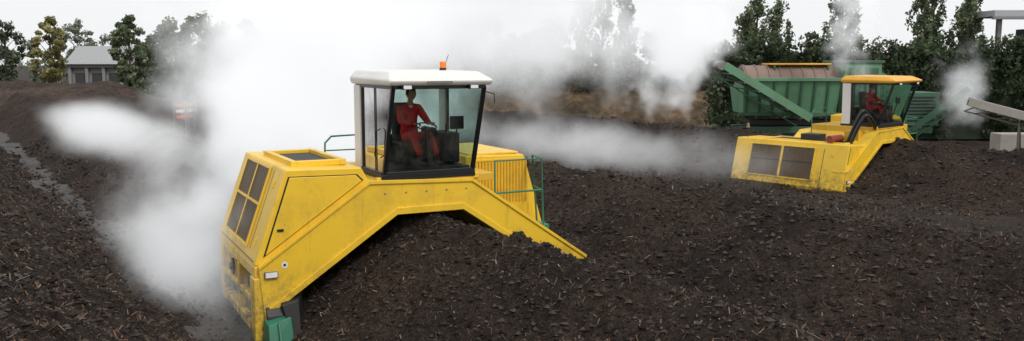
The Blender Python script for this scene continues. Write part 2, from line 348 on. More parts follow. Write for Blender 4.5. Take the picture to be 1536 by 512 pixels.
# ---------------------------------------------------------------- windrow turner
def turner(loc,rz,roofmat,second=False,roll=0,LV=3.1):
    P=empty("compost_windrow_turner",loc,rz,roll); kv=LV/3.1
    def B(*a,**k): return box(*a,**k)
    O=[(.05,1.20),(1.84,2.42),(3.65,2.36),(5.95,.80)]
    I=[(.12,.40),(2.30,1.86),(3.48,1.86),(5.72,.36)]
    if second: O[0]=(.16,1.05); I[0]=(.06,.30); O[1]=(1.95,2.30)
    LB=LV if not second else 3.0          # depth of bridge and engine deck
    strip("arch_front_beam",O,I,-.07,.5,YEL,P)
    sh=lambda p,d:(p[0],p[1]+d)
    strip("arch_flange",[sh(p,.10) for p in I],[sh(p,-.015) for p in I],-.10,-.06,YEL,P,.008)
    strip("arch_top_flange",[sh(p,.012) for p in O],[sh(p,-.05) for p in O],-.10,-.06,YEL,P,.008)
    O2=[(.4,.95),(2.0,O[1][1]-.06),(3.63,2.30),(5.7,.85)]; I2=[(.45,.6),(2.25,1.95),(3.52,1.95),(5.5,.6)]
    strip("tunnel_shell",O2,I2,.5,LB-.45,YEL2,P)
    strip("arch_rear_beam",[sh(p,0 if not second else -.1) for p in O],I,LB-.45,LB,YEL,P)
    if second:
        zb,zt_,lean=.40,1.92,.40
        hood=[(0,zb),(lean,zt_),(1.70,zt_-.03),(1.9,1.80),(1.6,1.35),(.7,zb)]
        su=lambda z:(z-zb)*lean/(zt_-zb)
        zg=lambda z:.62+(z-1.36)*(1.76-.62)/(2.63-1.36)
    else:
        zb,zt_=1.2,2.68
        su=lambda z:(z-1.2)*(.53/1.5)
        hood=[(su(1.2),1.2),(su(2.68),2.68),(1.73,2.65),(1.95,2.25),(1.7,1.5),(.8,1.2)]
        zg=lambda z:z
    prism("side_hood",hood,-.0,LV,YEL,P,.03)
    def inset(poly,t):
        cx=sum(p[0] for p in poly)/len(poly); cz=sum(p[1] for p in poly)/len(poly)
        return [(p[0]+(cx-p[0])*t,p[1]+(cz-p[1])*t) for p in poly]
    door=[(.14,1.33),(.56,2.56),(1.66,2.54),(1.76,2.44)] if not second else [(.30,1.28),(.45,1.83),(1.38,1.81)]
    prism("door_seam",door,-.008,.02,BLK2,P,0); prism("hood_door",inset(door,.04),-.028,.01,YEL,P,.008)
    if not second: B("door_handle",(.36,-.045,1.72),(.46,-.026,1.76),BLK2,P,bevel=.004)
    lt=zt_-.02
    B("lid_recess",(.80,.5,lt+.005),(1.5,2.3*kv,lt+.03),DARKI,P,bevel=0)
    fh=.095 if not second else .05
    for a,b in (((.70,.38),(.80,2.42*kv)),((1.5,.38),(1.6,2.42*kv)),((.8,.38),(1.5,.5)),((.8,2.3*kv),(1.5,2.42*kv))):
        B("lid_frame",(a[0],a[1],lt),(b[0],b[1],lt+(fh if a[0]!=.8 else fh-.005)),YEL,P)
    def sp(v,z,off): return (su(z)-off*.94, v, z+off*.33)
    def sidequad(name,v0,v1,z0,z1,o0,o1,mat,bev=.004):
        v0*=kv;v1*=kv; z0=zg(z0); z1=zg(z1)
        return hexa(name,[sp(v0,z0,o0),sp(v1,z0,o0),sp(v1,z0,o1),sp(v0,z0,o1),sp(v0,z1,o0),sp(v1,z1,o0),sp(v1,z1,o1),sp(v0,z1,o1)],mat,P,bev)
    gv=[(.85,1.68),(1.76,2.6)]; gz=[(1.42,2.0),(2.06,2.58)]
    sidequad("grille_back",.82,2.63,1.39,2.61,.0,.006,BLK2,0)
    for v0,v1 in gv:
        for z0,z1 in gz:
            n=15
            for i in range(n):
                z=z0+(z1-z0)*(i+.2)/n
                sidequad("grille_slat",v0,v1,z,z+(z1-z0)/n*.55,.006,.02,GRILL,0)
            for i in range(5):
                vv=v0+(v1-v0)*i/4; sidequad("grille_bar",vv-.006,vv+.006,z0,z1,.02,.026,GRILL,0)
    fr=[(.80,2.65,1.36,1.41),(.80,2.65,2.59,2.63),(.80,.85,1.41,2.59),(2.6,2.65,1.41,2.59),(1.69,1.75,1.41,2.59)]
    if not second: fr+=[(.85,1.68,2.01,2.05),(1.76,2.6,2.01,2.05)]
    for v0,v1,z0,z1 in fr: sidequad("grille_frame",v0,v1,z0,z1,.004,.034,YEL)
    for vv,zz in ((.35,2.35),(.35,1.45)): sidequad("hinge",vv,vv+.05,zz,zz+.12,0,.02,YEL)
    if not second: sidequad("panel_seam",.12,2.98,1.245,1.262,-.002,.004,BLK2,0)
    sidequad("panel_seam",.60,.612,1.38,2.6,-.002,.004,BLK2,0)
    if not second:
        prism("leg_skirt",[(.0,1.02),(.0,1.2),(.8,1.2),(.75,1.02)],.0,LV,YEL,P,.02)
    else:
        prism("leg_skirt",[(.03,.08),(.03,.42),(.7,.42),(.65,.08)],.0,LV,YEL,P,.02)
    prism("leg_inner_wall",[(.22,.1),(.22,1.02),(.75,1.02),(.75,.1)],.1,LV-.1,BLK2,P,0)
    if not second:
        B("leg_front_post",(-.02,-.04,.02),(.26,.28,1.02),YEL,P,bevel=.02)
        prism("leg_front_gusset",[(.26,.30),(.26,1.02),(.75,1.02),(.62,.75)],-.03,.1,YEL,P,.01)
        B("leg_mid_post",(.0,1.25,.2),(.2,1.42,1.02),YEL,P,bevel=.015)
        B("leg_rear_post",(.0,LV-.35,.05),(.4,LV,1.02),YEL,P,bevel=.02)
        B("leg_bottom_rail",(-.01,.28,.10),(.14,LV-.35,.26),YEL,P,bevel=.015)
        B("leg_mid_rail",(.0,.28,.56),(.12,LV-.35,.66),YEL,P,bevel=.015)
        cyl("hub_ring",(.10,1.95,.82),'x',.20,.12,YEL2,P); cyl("hydraulic_hub",(.03,1.95,.82),'x',.14,.06,BLK2,P); cyl("hub_cap",(-.01,1.95,.82),'x',.06,.05,STEEL,P)
        for i in range(3): tube("hydraulic_hose",[(.12,.4+.1*i,.98),(.08,.6+.1*i,.75),(.10,.9+.1*i,.85),(.14,1.1,.60)],.018,BLACK,P,True)
    for nm,u0,u1 in (("crawler_track_1",.14,.62),("crawler_track_2",5.15,5.65)):
        pr=[]
        for i in range(9): t=math.pi/2+math.pi*i/8; pr.append((-.0+.30*math.cos(t)+.1,.32+.30*math.sin(t)))
        for i in range(9): t=-math.pi/2+math.pi*i/8; pr.append((LV-.2+.30*math.cos(t),.32+.30*math.sin(t)))
        n=len(pr); vs=[(u0,a,b) for a,b in pr]+[(u1,a,b) for a,b in pr]
        mesh(nm,vs,[tuple(range(n)),tuple(range(n,2*n))]+[(i,(i+1)%n,n+(i+1)%n,n+i) for i in range(n)],BLACK,P,.01)
        for i in range(16):
            B("grouser",(u0-.02,(.1+i*.185)*kv,.0),(u1+.02,(.14+i*.185)*kv,.035),BLACK,P,bevel=0)
        for i in range(4): cyl("track_roller",(u0-.02,(.35+i*.75)*kv,.28),'x',.15,.05,STEEL,P,18)
    hexa("scraper_plate",[(.10,-.50,-.04),(.50,-.42,-.04),(.54,-.12,-.04),(.08,-.12,-.04),(.12,-.34,.34),(.48,-.26,.42),(.50,-.1,.46),(.10,-.1,.40)],GREEN,P,.01)
    hexa("scraper_rib",[(.26,-.53,.0),(.29,-.53,.0),(.29,-.43,.0),(.26,-.43,.0),(.26,-.36,.36),(.29,-.36,.36),(.29,-.28,.38),(.26,-.28,.38)],GREEN,P,.006)
    hexa("rubber_flap",[(.50,-.34,.0),(.62,-.34,.02),(.68,-.05,.1),(.52,-.05,.1),(.36,-.22,.60),(.62,-.20,.66),(.68,-.03,.68),(.36,-.08,.62)],BLACK,P,.01)
    dz=0 if not second else -.12
    B("headlight",(.13,-.12,1.02+dz*3),(.34,-.068,1.12+dz*3),STEEL,P); B("headlight_lens",(.145,-.128,1.032+dz*3),(.325,-.118,1.108+dz*3),LENS,P,bevel=.003)
    cyl("decal_ring",(.45,-.0735,1.20+dz),'y',.05,.004,WHITE,P,24,0); cyl("decal_mark",(.45,-.0765,1.20+dz),'y',.022,.003,BLK2,P,20,0)
    cyl("decal_ring",(5.42,-.0735,.85),'y',.05,.004,WHITE,P,24,0); cyl("decal_mark",(5.42,-.0765,.85),'y',.022,.003,RED,P,20,0)
    for i in range(5): cyl("bolt",(2.1+i*.36,-.075,2.2),'y',.014,.012,STEEL,P,8,0)
    B("deck",(1.98,.0,2.22 if second else 2.30),(4.1,LB-.5,2.43),YEL2,P); B("cab_pedestal",(2.05,-.06,2.40),(3.72,1.4,2.50),BLK2,P)
    B("pedestal_lip",(1.98,-.04,2.36),(3.8,.06,2.46),YEL,P)
    hr=[(3.95,1.7),(3.95,2.64),(5.15,2.62),(5.62,1.05),(5.2,.9)]
    prism("engine_hood",hr,.85,LB,YEL,P,.03)
    B("hood_lid",(4.05,.95,2.63),(5.08,LB-.1,2.67),YEL,P,bevel=.012)
    for i in range(17):
        u=4.14+i*.064; B("hood_rib",(u,.825,1.75),(u+.03,.852,2.52),YEL2,P,bevel=.006)
    B("rib_frame",(4.1,.83,2.525),(5.14,.853,2.56),YEL,P,bevel=.004)
    def T(n,pts,r=.018,m=GREEN): tube(n,pts,r,m,P)
    T("guard_rail",[(4.22,.2,1.95),(4.22,.2,2.60),(5.15,.2,2.60),(5.2,.2,1.4)]); T("guard_rail",[(4.22,.2,2.03),(5.17,.2,2.03)])
    T("guard_rail",[(5.15,.2,2.60),(5.2,.62,2.62),(5.3,.62,1.35)]); T("guard_rail",[(5.2,.62,2.05),(5.17,.2,2.03)])
    B("step",(5.18,.16,1.22),(5.30,.5,1.40),GREEN,P)
    zr=2.4 if not second else 1.88
    T("hand_rail",[(1.8,2.4,zr),(1.82,2.4,2.84),(1.94,2.4,2.96),(2.7,2.4,2.98),(2.75,2.4,2.4)]); T("hand_rail",[(1.82,2.4,2.7),(2.7,2.4,2.7)],.012)
    cyl("rotor_drum",(2.9,1.5,.62),'x',.25,4.4,STEEL,P)
    for i in range(30):
        t=i*1.1; u=.9+i*.14; c,s=math.cos(t),math.sin(t)
        hexa("rotor_tine",[(u,1.5+.2*c-.04*s,.62+.2*s+.04*c),(u+.03,1.5+.2*c-.04*s,.62+.2*s+.04*c),(u+.03,1.5+.2*c+.04*s,.62+.2*s-.04*c),(u,1.5+.2*c+.04*s,.62+.2*s-.04*c),
             (u,1.5+.5*c-.02*s,.62+.5*s+.02*c),(u+.03,1.5+.5*c-.02*s,.62+.5*s+.02*c),(u+.03,1.5+.5*c+.02*s,.62+.5*s-.02*c),(u,1.5+.5*c+.02*s,.62+.5*s-.02*c)],STEEL,P,0)
    prism("far_leg",[(5.1,.5),(5.62,1.05),(5.98,.8),(5.98,.3),(5.1,.3)],.5,LB-.45,YEL2,P)
    # cab
    z0,z1=2.50,3.93; ul,ur=2.11,3.68; vb=1.32; vf0,vf1=-.02,-.50
    def bar(n,a,b,t,m=BLK2):
        a=Vector(a);b=Vector(b);d=(b-a).normalized(); x=Vector((1,0,0)) if abs(d.x)<.9 else Vector((0,0,1)); y=d.cross(x).normalized(); x=y.cross(d).normalized(); h=t/2
        ps=[a+x*i*h+y*j*h for i,j in ((-1,-1),(1,-1),(1,1),(-1,1))]+[b+x*i*h+y*j*h for i,j in ((-1,-1),(1,-1),(1,1),(-1,1))]
        return hexa(n,ps,m,P,.008)
    fl0,fl1=(ul,vf0,z0),(ul,vf1,z1); fr0,fr1=(ur,vf0,z0),(ur,vf1,z1)
    bar("pillar",fl0,fl1,.065); bar("pillar",fr0,fr1,.065)
    bar("sill",fl0,fr0,.09); bar("header",fl1,fr1,.07); bar("door_sill",(ul,0,z0),(ul,vb,z0),.08); bar("door_sill",(ur,0,z0),(ur,vb,z0),.08)
    bar("door_header",(ul,vf1,z1),(ul,vb,z1),.07); bar("door_header",(ur,vf1,z1),(ur,vb,z1),.07)
    bar("door_post",(ul,1.02,z0),(ul,1.02,z1),.05); bar("door_post",(ur,1.02,z0),(ur,1.02,z1),.05)
    bar("door_edge",(ul-.012,.36,z0+.03),(ul-.012,.36,z1-.03),.02)
    B("rear_post",(ul-.05,1.05,z0-.04),(ul+.03,vb+.05,z1),WHITE,P,bevel=.02); B("rear_post",(ur-.03,1.05,z0-.04),(ur+.05,vb+.05,z1),WHITE,P,bevel=.02)
    B("rear_wall",(ul+.03,vb-.02,z0),(ur-.03,vb+.03,z0+.55),DARKI,P); bar("rear_header",(ul,vb,z1-.03),(ur,vb,z1-.03),.08); bar("rear_mullion",(2.75,vb,z0+.5),(2.75,vb,z1),.04)
    mesh("windshield",[(ul+.03,vf0-.0,z0+.04),(ur-.03,vf0-.0,z0+.04),(ur-.03,vf1,z1-.03),(ul+.03,vf1,z1-.03)],[(0,1,2,3)],GLASS,P)
    for uu in (ul,ur): mesh("side_glass",[(uu,.0,z0+.03),(uu,1.0,z0+.03),(uu,1.0,z1-.03),(uu,vf1+.02,z1-.03)],[(0,1,2,3)],GLASS,P)
    mesh("rear_glass",[(ul+.03,vb,z0+.55),(ur-.03,vb,z0+.55),(ur-.03,vb,z1-.05),(ul+.03,vb,z1-.05)],[(0,1,2,3)],GLASS,P)
    a0,a1,b0,b1=ul-.11,ur+.11,-.66,vb+.1
    vs=[(a0+.03,b0+.06,3.95),(a1-.03,b0+.06,3.95),(a1-.03,b1,3.95),(a0+.03,b1,3.95),
        (a0,b0,4.03),(a1,b0,4.03),(a1,b1,4.06),(a0,b1,4.06),
        (a0+.12,b0+.34,4.17),(a1-.12,b0+.34,4.17),(a1-.10,b1-.08,4.19),(a0+.10,b1-.08,4.19)]
    mesh("cab_roof",vs,[(0,1,2,3),(0,1,5,4),(1,2,6,5),(2,3,7,6),(3,0,4,7),(4,5,9,8),(5,6,10,9),(6,7,11,10),(7,4,8,11),(8,9,10,11)],roofmat,P,.03)
    for u in (ul+.18,ur-.25): 
        B("work_light",(u-.08,b0-.0,3.89),(u+.08,b0+.09,3.965),BLK2,P); B("work_light_lens",(u-.065,b0-.008,3.90),(u+.065,b0+.002,3.955),LENS,P,bevel=.002)
    if not second:
        cyl("beacon_base",(3.42,.6,4.20),'z',.06,.04,BLK2,P); cyl("beacon",(3.42,.6,4.27),'z',.055,.12,BEAC,P,bevel=.02)
        T("antenna",[(3.55,.9,4.18),(3.70,1.0,4.05+.4)],.006,BLK2)
        B("roof_lettering_plate",(2.62,b0-.006,3.985),(3.05,b0+.0,4.02),STEEL,P,bevel=0)
    T("mirror_arm",[(ur,vf1,3.85),(ur+.16,vf1-.05,3.8),(ur+.16,vf1-.05,3.65)],.01,BLK2)
    B("cab_floor",(ul+.03,.03,z0+.02),(ur-.03,vb-.03,z0+.08),DARKI,P)
    B("seat_base",(2.68,.62,z0+.08),(3.04,1.02,2.88),DARKI,P); B("seat_cushion",(2.62,.55,2.86),(3.10,1.04,2.97),BLACK,P,bevel=.04)
    hexa("seat_backrest",[(2.63,.95,2.95),(3.09,.95,2.95),(3.09,1.05,2.95),(2.63,1.05,2.95),(2.66,1.02,3.62),(3.06,1.02,3.62),(3.06,1.12,3.62),(2.66,1.12,3.62)],BLACK,P,.04)
    B("armrest",(3.14,.5,3.08),(3.26,.98,3.20),BLACK,P,bevel=.03); B("side_console",(3.28,.3,2.6),(3.6,1.0,3.12),DARKI,P,bevel=.03)
    hexa("steering_column",[(2.92,.10,2.58),(3.02,.10,2.58),(3.02,.2,2.58),(2.92,.2,2.58),(2.93,.24,3.2),(3.01,.24,3.2),(3.01,.30,3.2),(2.93,.30,3.2)],BLK2,P,.01)
    T("steering_wheel",[(2.97+.17*math.cos(t*math.pi/10),.27+.16*math.sin(t*math.pi/10),3.245+.05*math.sin(t*math.pi/10)) for t in range(21)],.012,BLK2)
    T("joystick",[(3.4,.45,3.1),(3.4,.42,3.28)],.018,BLK2); B("monitor",(3.3,.02,3.2),(3.55,.06,3.42),BLK2,P)
    T("monitor_arm",[(3.43,.05,3.2),(3.43,.25,2.7)],.012,BLK2)
    T("wiper",[(2.85,-.08,2.6),(2.7,-.34,3.3)],.008,BLK2)
    T("grab_handle",[(ul-.03,.25,2.75),(ul-.08,.2,2.8),(ul-.08,.12,3.2),(ul-.03,.05,3.25)],.01,BLK2)
    if second:
        tube("hose",[(2.2,.15,2.3),(2.0,.0,2.35),(1.6,.0,2.85),(1.3,.1,2.9),(1.1,.4,1.9)],.065,BLK2,P,True)
        tube("hose",[(2.3,.3,2.4),(2.05,.15,2.45),(1.7,.2,2.98),(1.4,.25,3.05),(1.25,.6,1.9)],.065,BLK2,P,True)
        B("pump_block",(1.5,.35,1.85),(2.0,.9,2.3),YEL2,P); B("valve_block",(1.0,1.6,1.9),(1.5,2.3,2.15),DARKI,P)
        cyl("red_canister",(.95,.9,2.05),'x',.13,.7,mat_paint("red_can",(.25,.05,.04),.5,.5),P)
        T("beacon_pole",[(.75,LV-.2,1.9),(.75,LV-.2,2.3)],.02,BLK2); cyl("beacon_small",(.75,LV-.2,2.35),'z',.07,.18,RUST,P,r2=.03)
    return P
m1=(-3.95,13.3,0); y1=R(27.5)
turner(m1,y1,WHITE); operator(m1,y1)
m2=(11.0,29.3,-.36); y2=R(38); rl2=R(-.8)
turner(m2,y2,ORANGE,True,rl2,4.6); operator(m2,y2,rl2)
# ---------------------------------------------------------------- trees
def leafcloud(cent,rad,n,size,cols):
    K=len(cent); k=RNG.integers(0,K,n); d=RNG.normal(size=(n,3)); d/=np.linalg.norm(d,axis=1)[:,None]
    r=(.15+1.0*RNG.random(n)**.7)[:,None]; p=cent[k]+d*r*rad[k]
    a=RNG.normal(size=(n,3)); a/=np.linalg.norm(a,axis=1)[:,None]; b=np.cross(a,RNG.normal(size=(n,3))); b/=np.linalg.norm(b,axis=1)[:,None]
    s=size*(.4+RNG.random(n))[:,None]
    q=np.stack([p-a*s,p-b*s*.6,p+a*s,p+b*s*.6],1)
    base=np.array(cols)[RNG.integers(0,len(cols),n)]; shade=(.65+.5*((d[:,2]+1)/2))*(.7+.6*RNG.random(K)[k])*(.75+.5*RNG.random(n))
    return q,base*shade[:,None]
def limbs(segs,mat,parent,name):
    vs=[];fs=[]
    for a,b,r0,r1 in segs:
        a=Vector(a);b=Vector(b);d=(b-a).normalized(); x=d.orthogonal().normalized(); y=d.cross(x); k=len(vs)
        for p,r in ((a,r0),(b,r1)):
            for i in range(7): t=i*2*math.pi/7; vs.append(p+x*math.cos(t)*r+y*math.sin(t)*r)
        for i in range(7): fs.append((k+i,k+(i+1)%7,k+7+(i+1)%7,k+7+i))
    return mesh(name,vs,fs,mat,parent,0,True)
GR=[(.15,.19,.105),(.125,.16,.088),(.175,.21,.115)]; YG=[(.28,.26,.10),(.23,.23,.10),(.30,.26,.11)]  # GR greens lightened: some distance haze put into the leaf colour
DK=[(.10,.13,.085),(.11,.14,.085),(.08,.105,.07)]; HZ=[(.24,.27,.21),(.21,.24,.185),(.26,.29,.22)]  # HZ: aerial haze baked into pale foliage colours
def tree(name,x,y,h,wd,cols,n=4500,kind='round',size=.24,base=.18):
    P=empty(name,(x,y,0)); segs=[((0,0,0),(0,0,h*.45),.014*h+.05,.010*h),((0,0,h*.45),(.02*h,0,h*.92),.010*h,.02)]
    C=[];Rr=[]
    K={'round':46,'poplar':48}[kind]
    for i in range(K):
        t=(i+.5)/K; z=h*(base+(1-base)*t*.97); an=i*2.4+random.random()*1.5
        if kind=='round': env=wd/2*math.sin(math.pi*min(1,(t*.84+.13)))**.6
        else: env=wd/2*(math.sin(math.pi*(t*.9+.08))**.6)*.85
        rr=env*random.random()**.5; c=(rr*math.cos(an),rr*math.sin(an),z+random.uniform(-.3,.3))
        cr=max(.22,wd*random.uniform(.07,.16))
        C.append(c); Rr.append((cr,cr,cr*(.75 if kind!='poplar' else 2.0)))
        s0=(0,0,max(.15*h,z-rr*.8-h*.06)); segs.append((s0,c,.004*h+.01,.012))
        for j in range(2):
            q=(c[0]+random.uniform(-1,1)*cr,c[1]+random.uniform(-1,1)*cr,c[2]+random.uniform(-.3,1)*cr); segs.append((c,q,.014,.005))
    limbs(segs,BARK,P,"trunk_and_limbs")
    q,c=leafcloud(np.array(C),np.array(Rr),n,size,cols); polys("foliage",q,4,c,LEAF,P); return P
def px(p,y): return (p-768)/1330*y
def zt(py,y): return H+(95-py)/1330*y
tree("conifer_tree",px(14,85),85,zt(36,85),3.6,DK,4200,'round',.16)
tree("conifer_tree",px(-18,88),88,zt(50,88),4.5,DK,3500,'round',.18)
tree("yellowing_tree",px(80,82),82,zt(26,82),3.2,YG,4200,'round',.16)
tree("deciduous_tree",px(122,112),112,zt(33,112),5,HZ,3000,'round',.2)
for p,t,wd,cc in ((216,28,3.6,GR),(248,30,4.6,GR),(292,19,5,GR),(330,38,4.6,GR),(268,48,4.5,GR),(228,60,3.5,GR),(378,34,3.6,GR)):
    tree("deciduous_tree",px(p,86),86+random.uniform(-3,3),zt(t,86),wd,cc,5200,'round',.17,.12)
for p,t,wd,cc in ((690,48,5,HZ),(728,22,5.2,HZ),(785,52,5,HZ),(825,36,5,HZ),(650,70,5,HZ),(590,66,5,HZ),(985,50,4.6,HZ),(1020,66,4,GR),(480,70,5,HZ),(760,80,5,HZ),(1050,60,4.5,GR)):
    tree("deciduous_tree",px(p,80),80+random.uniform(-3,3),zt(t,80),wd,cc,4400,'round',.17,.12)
for p,t,wd,cc in ((872,-25,1.9,GR),(905,-40,2.1,GR),(935,-20,1.8,GR),(1130,-5,2.6,GR),(1165,8,2.6,GR),(1105,20,2.2,GR),(1252,-50,2.3,GR),(1278,-20,1.8,GR),(1376,-40,1.9,GR),(1408,-60,2.0,GR),(1440,12,2.2,GR),(1462,-40,1.9,GR),(1395,30,2.2,DK),(1430,-25,1.8,GR)):
    tree("poplar_tree",px(p,66),66+random.uniform(-2,2),zt(t,66),wd*1.2,cc,3600,'poplar',.13,.1)
def mass(name,x0,x1,y0,y1,zb,ztop,n,cols,size,topn=.12,parent=None,rr=(.3,.7)):
    C=[];Rr=[]
    for i in range(int(n/45)):
        t=random.random(); x=x0+(x1-x0)*t; y=y0+(y1-y0)*t+random.uniform(-.8,.8); top=ztop*(1+topn*math.sin(x*.7)*math.sin(x*.23+1)+topn*.6*math.sin(x*1.9))
        z=zb+(top-zb)*random.random()**.7; C.append((x,y,z)); r=random.uniform(*rr); Rr.append((r,r,r*.8))
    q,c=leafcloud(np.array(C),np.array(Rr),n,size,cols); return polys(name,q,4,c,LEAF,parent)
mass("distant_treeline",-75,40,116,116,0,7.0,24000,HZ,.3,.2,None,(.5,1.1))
hx0,hx1=px(1070,50),48
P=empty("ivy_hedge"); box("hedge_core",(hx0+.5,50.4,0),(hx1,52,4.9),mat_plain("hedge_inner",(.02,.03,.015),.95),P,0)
mass("hedge_foliage",hx0,hx1,50.2,50.2,.3,5.5,48000,[(.065,.10,.05),(.08,.12,.058),(.048,.075,.04),(.10,.105,.06)],.13,.06,P)
gx=np.linspace(-23,20,150); gy=np.linspace(56,72,50); X,Y=np.meshgrid(gx,gy)
Z=np.clip((Y-56)/5,0,1)**.8*np.clip((72-Y)/5,0,1)**.8*(3.6+.5*fbm(X*.25,Y*.25,4,5))*np.clip((X+23)/3,0,1)+.25*fbm(X*1.2,Y*1.2,3,6)-.1
grid("earth_bank",X,Y,Z,BROWNB)
mass("bank_shrubs",-21,20,60,60,1.6,4.4,26000,[(.12,.12,.07),(.14,.12,.08),(.09,.105,.06)],.14,.15)
gx=np.linspace(-75,-24,160); gy=np.linspace(66,84,50); X,Y=np.meshgrid(gx,gy)
Z=np.clip(1-np.abs(Y-75)/8.5,0,1)*(2.9+1.3*fbm(X*.14,Y*.1,3,15))*np.clip((-25-X)/9,0,1)+.2*fbm(X*1.1,Y*1.1,3,16)-.15
grid("compost_heap",X,Y,Z,mat_compost("brown_heap",(.03,.022,.017),(.065,.048,.04),(.10,.075,.055),.3))
box("concrete_slab",(px(-120,64),61,.0),(px(30,66),70,.12),CONC,None,.02)
# shed on the left
S=empty("farm_shed"); sx0,sx1,sy=px(106,92),px(186,92),92
WALL=mat_plain("shed_wall",(.27,.27,.26),.9,0,.1)
box("wall",(sx0+.1,sy+.4,0),(sx1-.1,sy+6,4.2),WALL,S,0)
box("fascia_beam",(sx0,sy-.05,3.85),(sx1,sy+.38,4.2),WALL,S,.02)
for i in range(4):
    x=sx0+.0+(sx1-sx0-.3)*i/3; box("pillar",(x,sy,0),(x+.3,sy+.39,3.85),WALL,S,.02)
BD=mat_plain("bay_dark",(.06,.06,.06),.8)
for i in range(3):
    x=sx0+.55+(sx1-sx0-.3)*i/3; box("bay_opening",(x,sy+.34,0),(x+(sx1-sx0)/3-.8,sy+.398,3.3),BD,S,0)
RM=mat_plain("grey_roof_sheet",(.38,.39,.40),.7,0,.12)
prismv=[(sx0-.3,sy-.4,4.2),(sx1+.3,sy-.4,4.2),(sx1+.3,sy+6.4,4.2),(sx0-.3,sy+6.4,4.2),(sx0-.3,sy+3,6.1),(sx1+.3,sy+3,6.1)]
mesh("roof",prismv,[(0,1,2,3),(0,1,5,4),(2,3,4,5),(1,2,5),(3,0,4)],RM,S)
for i in range(24):
    x=sx0-.2+(sx1-sx0+.4)*i/23; tube("roof_rib",[(x,sy-.4,4.23),(x,sy+3,6.13)],.03,RM,S)
S=empty("industrial_hall"); hx=px(1482,62)
box("wall",(hx+3,63.4,0),(60,64.6,6.7),mat_plain("hall_wall",(.10,.11,.11),.8),S,0)
box("roof_edge",(hx,62,7.5),(61,65,7.95),RM,S,.05); box("gutter",(hx-.15,61.8,7.3),(61,62.1,7.5),mat_plain("gutter",(.2,.21,.21),.5),S,.02)
for i in range(7): box("column",(hx+.6+i*3,62.6,0),(hx+.9+i*3,62.9,7.5),STEEL,S,.02)
for i in range(7): box("wall_window",(hx+3.4+i*2.6,63.3,5.6),(hx+5.2+i*2.6,63.42,6.6),BLK2,S,0)
# ---------------------------------------------------------------- trommel screen
T0=empty("trommel_screen",(0,0,0)); y0=39.6
def tb(n,a,b,m,bev=.02): return box(n,a,b,m,T0,bev)
cyl("drum",(12.6,y0+1.25,3.15),'x',1.05,4.3,RUST,T0,40,.02)
for i in range(9): cyl("drum_hoop",(10.55+i*.51,y0+1.25,3.15),'x',1.09,.06,RUST,T0,40,.01)
hexa("hopper_side",[(10.4,y0+.35,2.05),(14.6,y0+.35,2.05),(14.6,y0+2.2,2.05),(10.4,y0+2.2,2.05),(10.3,y0,3.55),(14.7,y0,3.55),(14.7,y0+2.5,3.2),(10.3,y0+2.5,3.2)],TGREEN,T0,.02)
for i in range(8): 
    x=10.45+i*.6; hexa("side_rib",[(x,y0+.27,2.05),(x+.1,y0+.27,2.05),(x+.1,y0+.36,2.05),(x,y0+.36,2.05),(x,y0-.08,3.56),(x+.1,y0-.08,3.56),(x+.1,y0+.02,3.56),(x,y0+.02,3.56)],TGREEND,T0,.01)
tb("top_rail",(10.2,y0-.12,3.5),(14.8,y0+.02,3.66),TGREEN); tb("bottom_rail",(10.2,y0+.2,1.95),(14.8,y0+.36,2.1),TGREEND)
tb("end_box",(14.75,y0-.05,2.2),(16.4,y0+2.5,4.35),TGREEN); tb("end_box_top",(14.65,y0-.12,4.3),(16.5,y0+2.6,4.42),TGREEND)
tb("end_panel",(14.95,y0-.09,2.5),(15.5,y0-.04,4.1),TGREEND); tb("end_panel",(15.65,y0-.09,2.5),(16.25,y0-.04,4.1),TGREEND)
hexa("end_chute",[(16.4,y0+.2,1.6),(17.3,y0+.2,1.6),(17.3,y0+2.2,1.6),(16.4,y0+2.2,1.6),(16.4,y0,3.9),(17.8,y0,3.3),(17.8,y0+2.4,3.3),(16.4,y0+2.4,3.9)],TGREEN,T0)
tb("rust_canopy",(11.6,y0+.6,4.22),(14.4,y0+1.9,4.3),ORANGE)
for x in (11.8,14.2): tb("canopy_post",(x,y0+.6,3.6),(x+.08,y0+.7,4.22),TGREEND)
tb("chassis",(10.3,y0+.4,1.15),(19.0,y0+.65,1.45),TGREEND); tb("chassis",(10.3,y0+1.85,1.15),(19.0,y0+2.1,1.45),TGREEND)
tb("under_screen_belt",(10.8,y0+.7,1.5),(16.8,y0+1.8,1.75),BLACK)
for x in (10.8,14.2): tb("support_leg",(x,y0+.4,0),(x+.15,y0+.6,1.2),TGREEND)
for x in (16.1,17.3):
    for yy in (y0+.3,y0+2.2): cyl("wheel",(x,yy,.5),'y',.5,.32,BLACK,T0,28,.04); cyl("wheel_hub",(x,yy-.18,.5),'y',.22,.04,TGREEN,T0,20)
tb("engine_box",(17.6,y0+.3,1.5),(19.2,y0+2.2,3.0),TGREEND)
for i in range(8): tb("engine_louvre",(17.8,y0+.27,1.7+i*.15),(19.0,y0+.3,1.76+i*.15),BLK2,0)
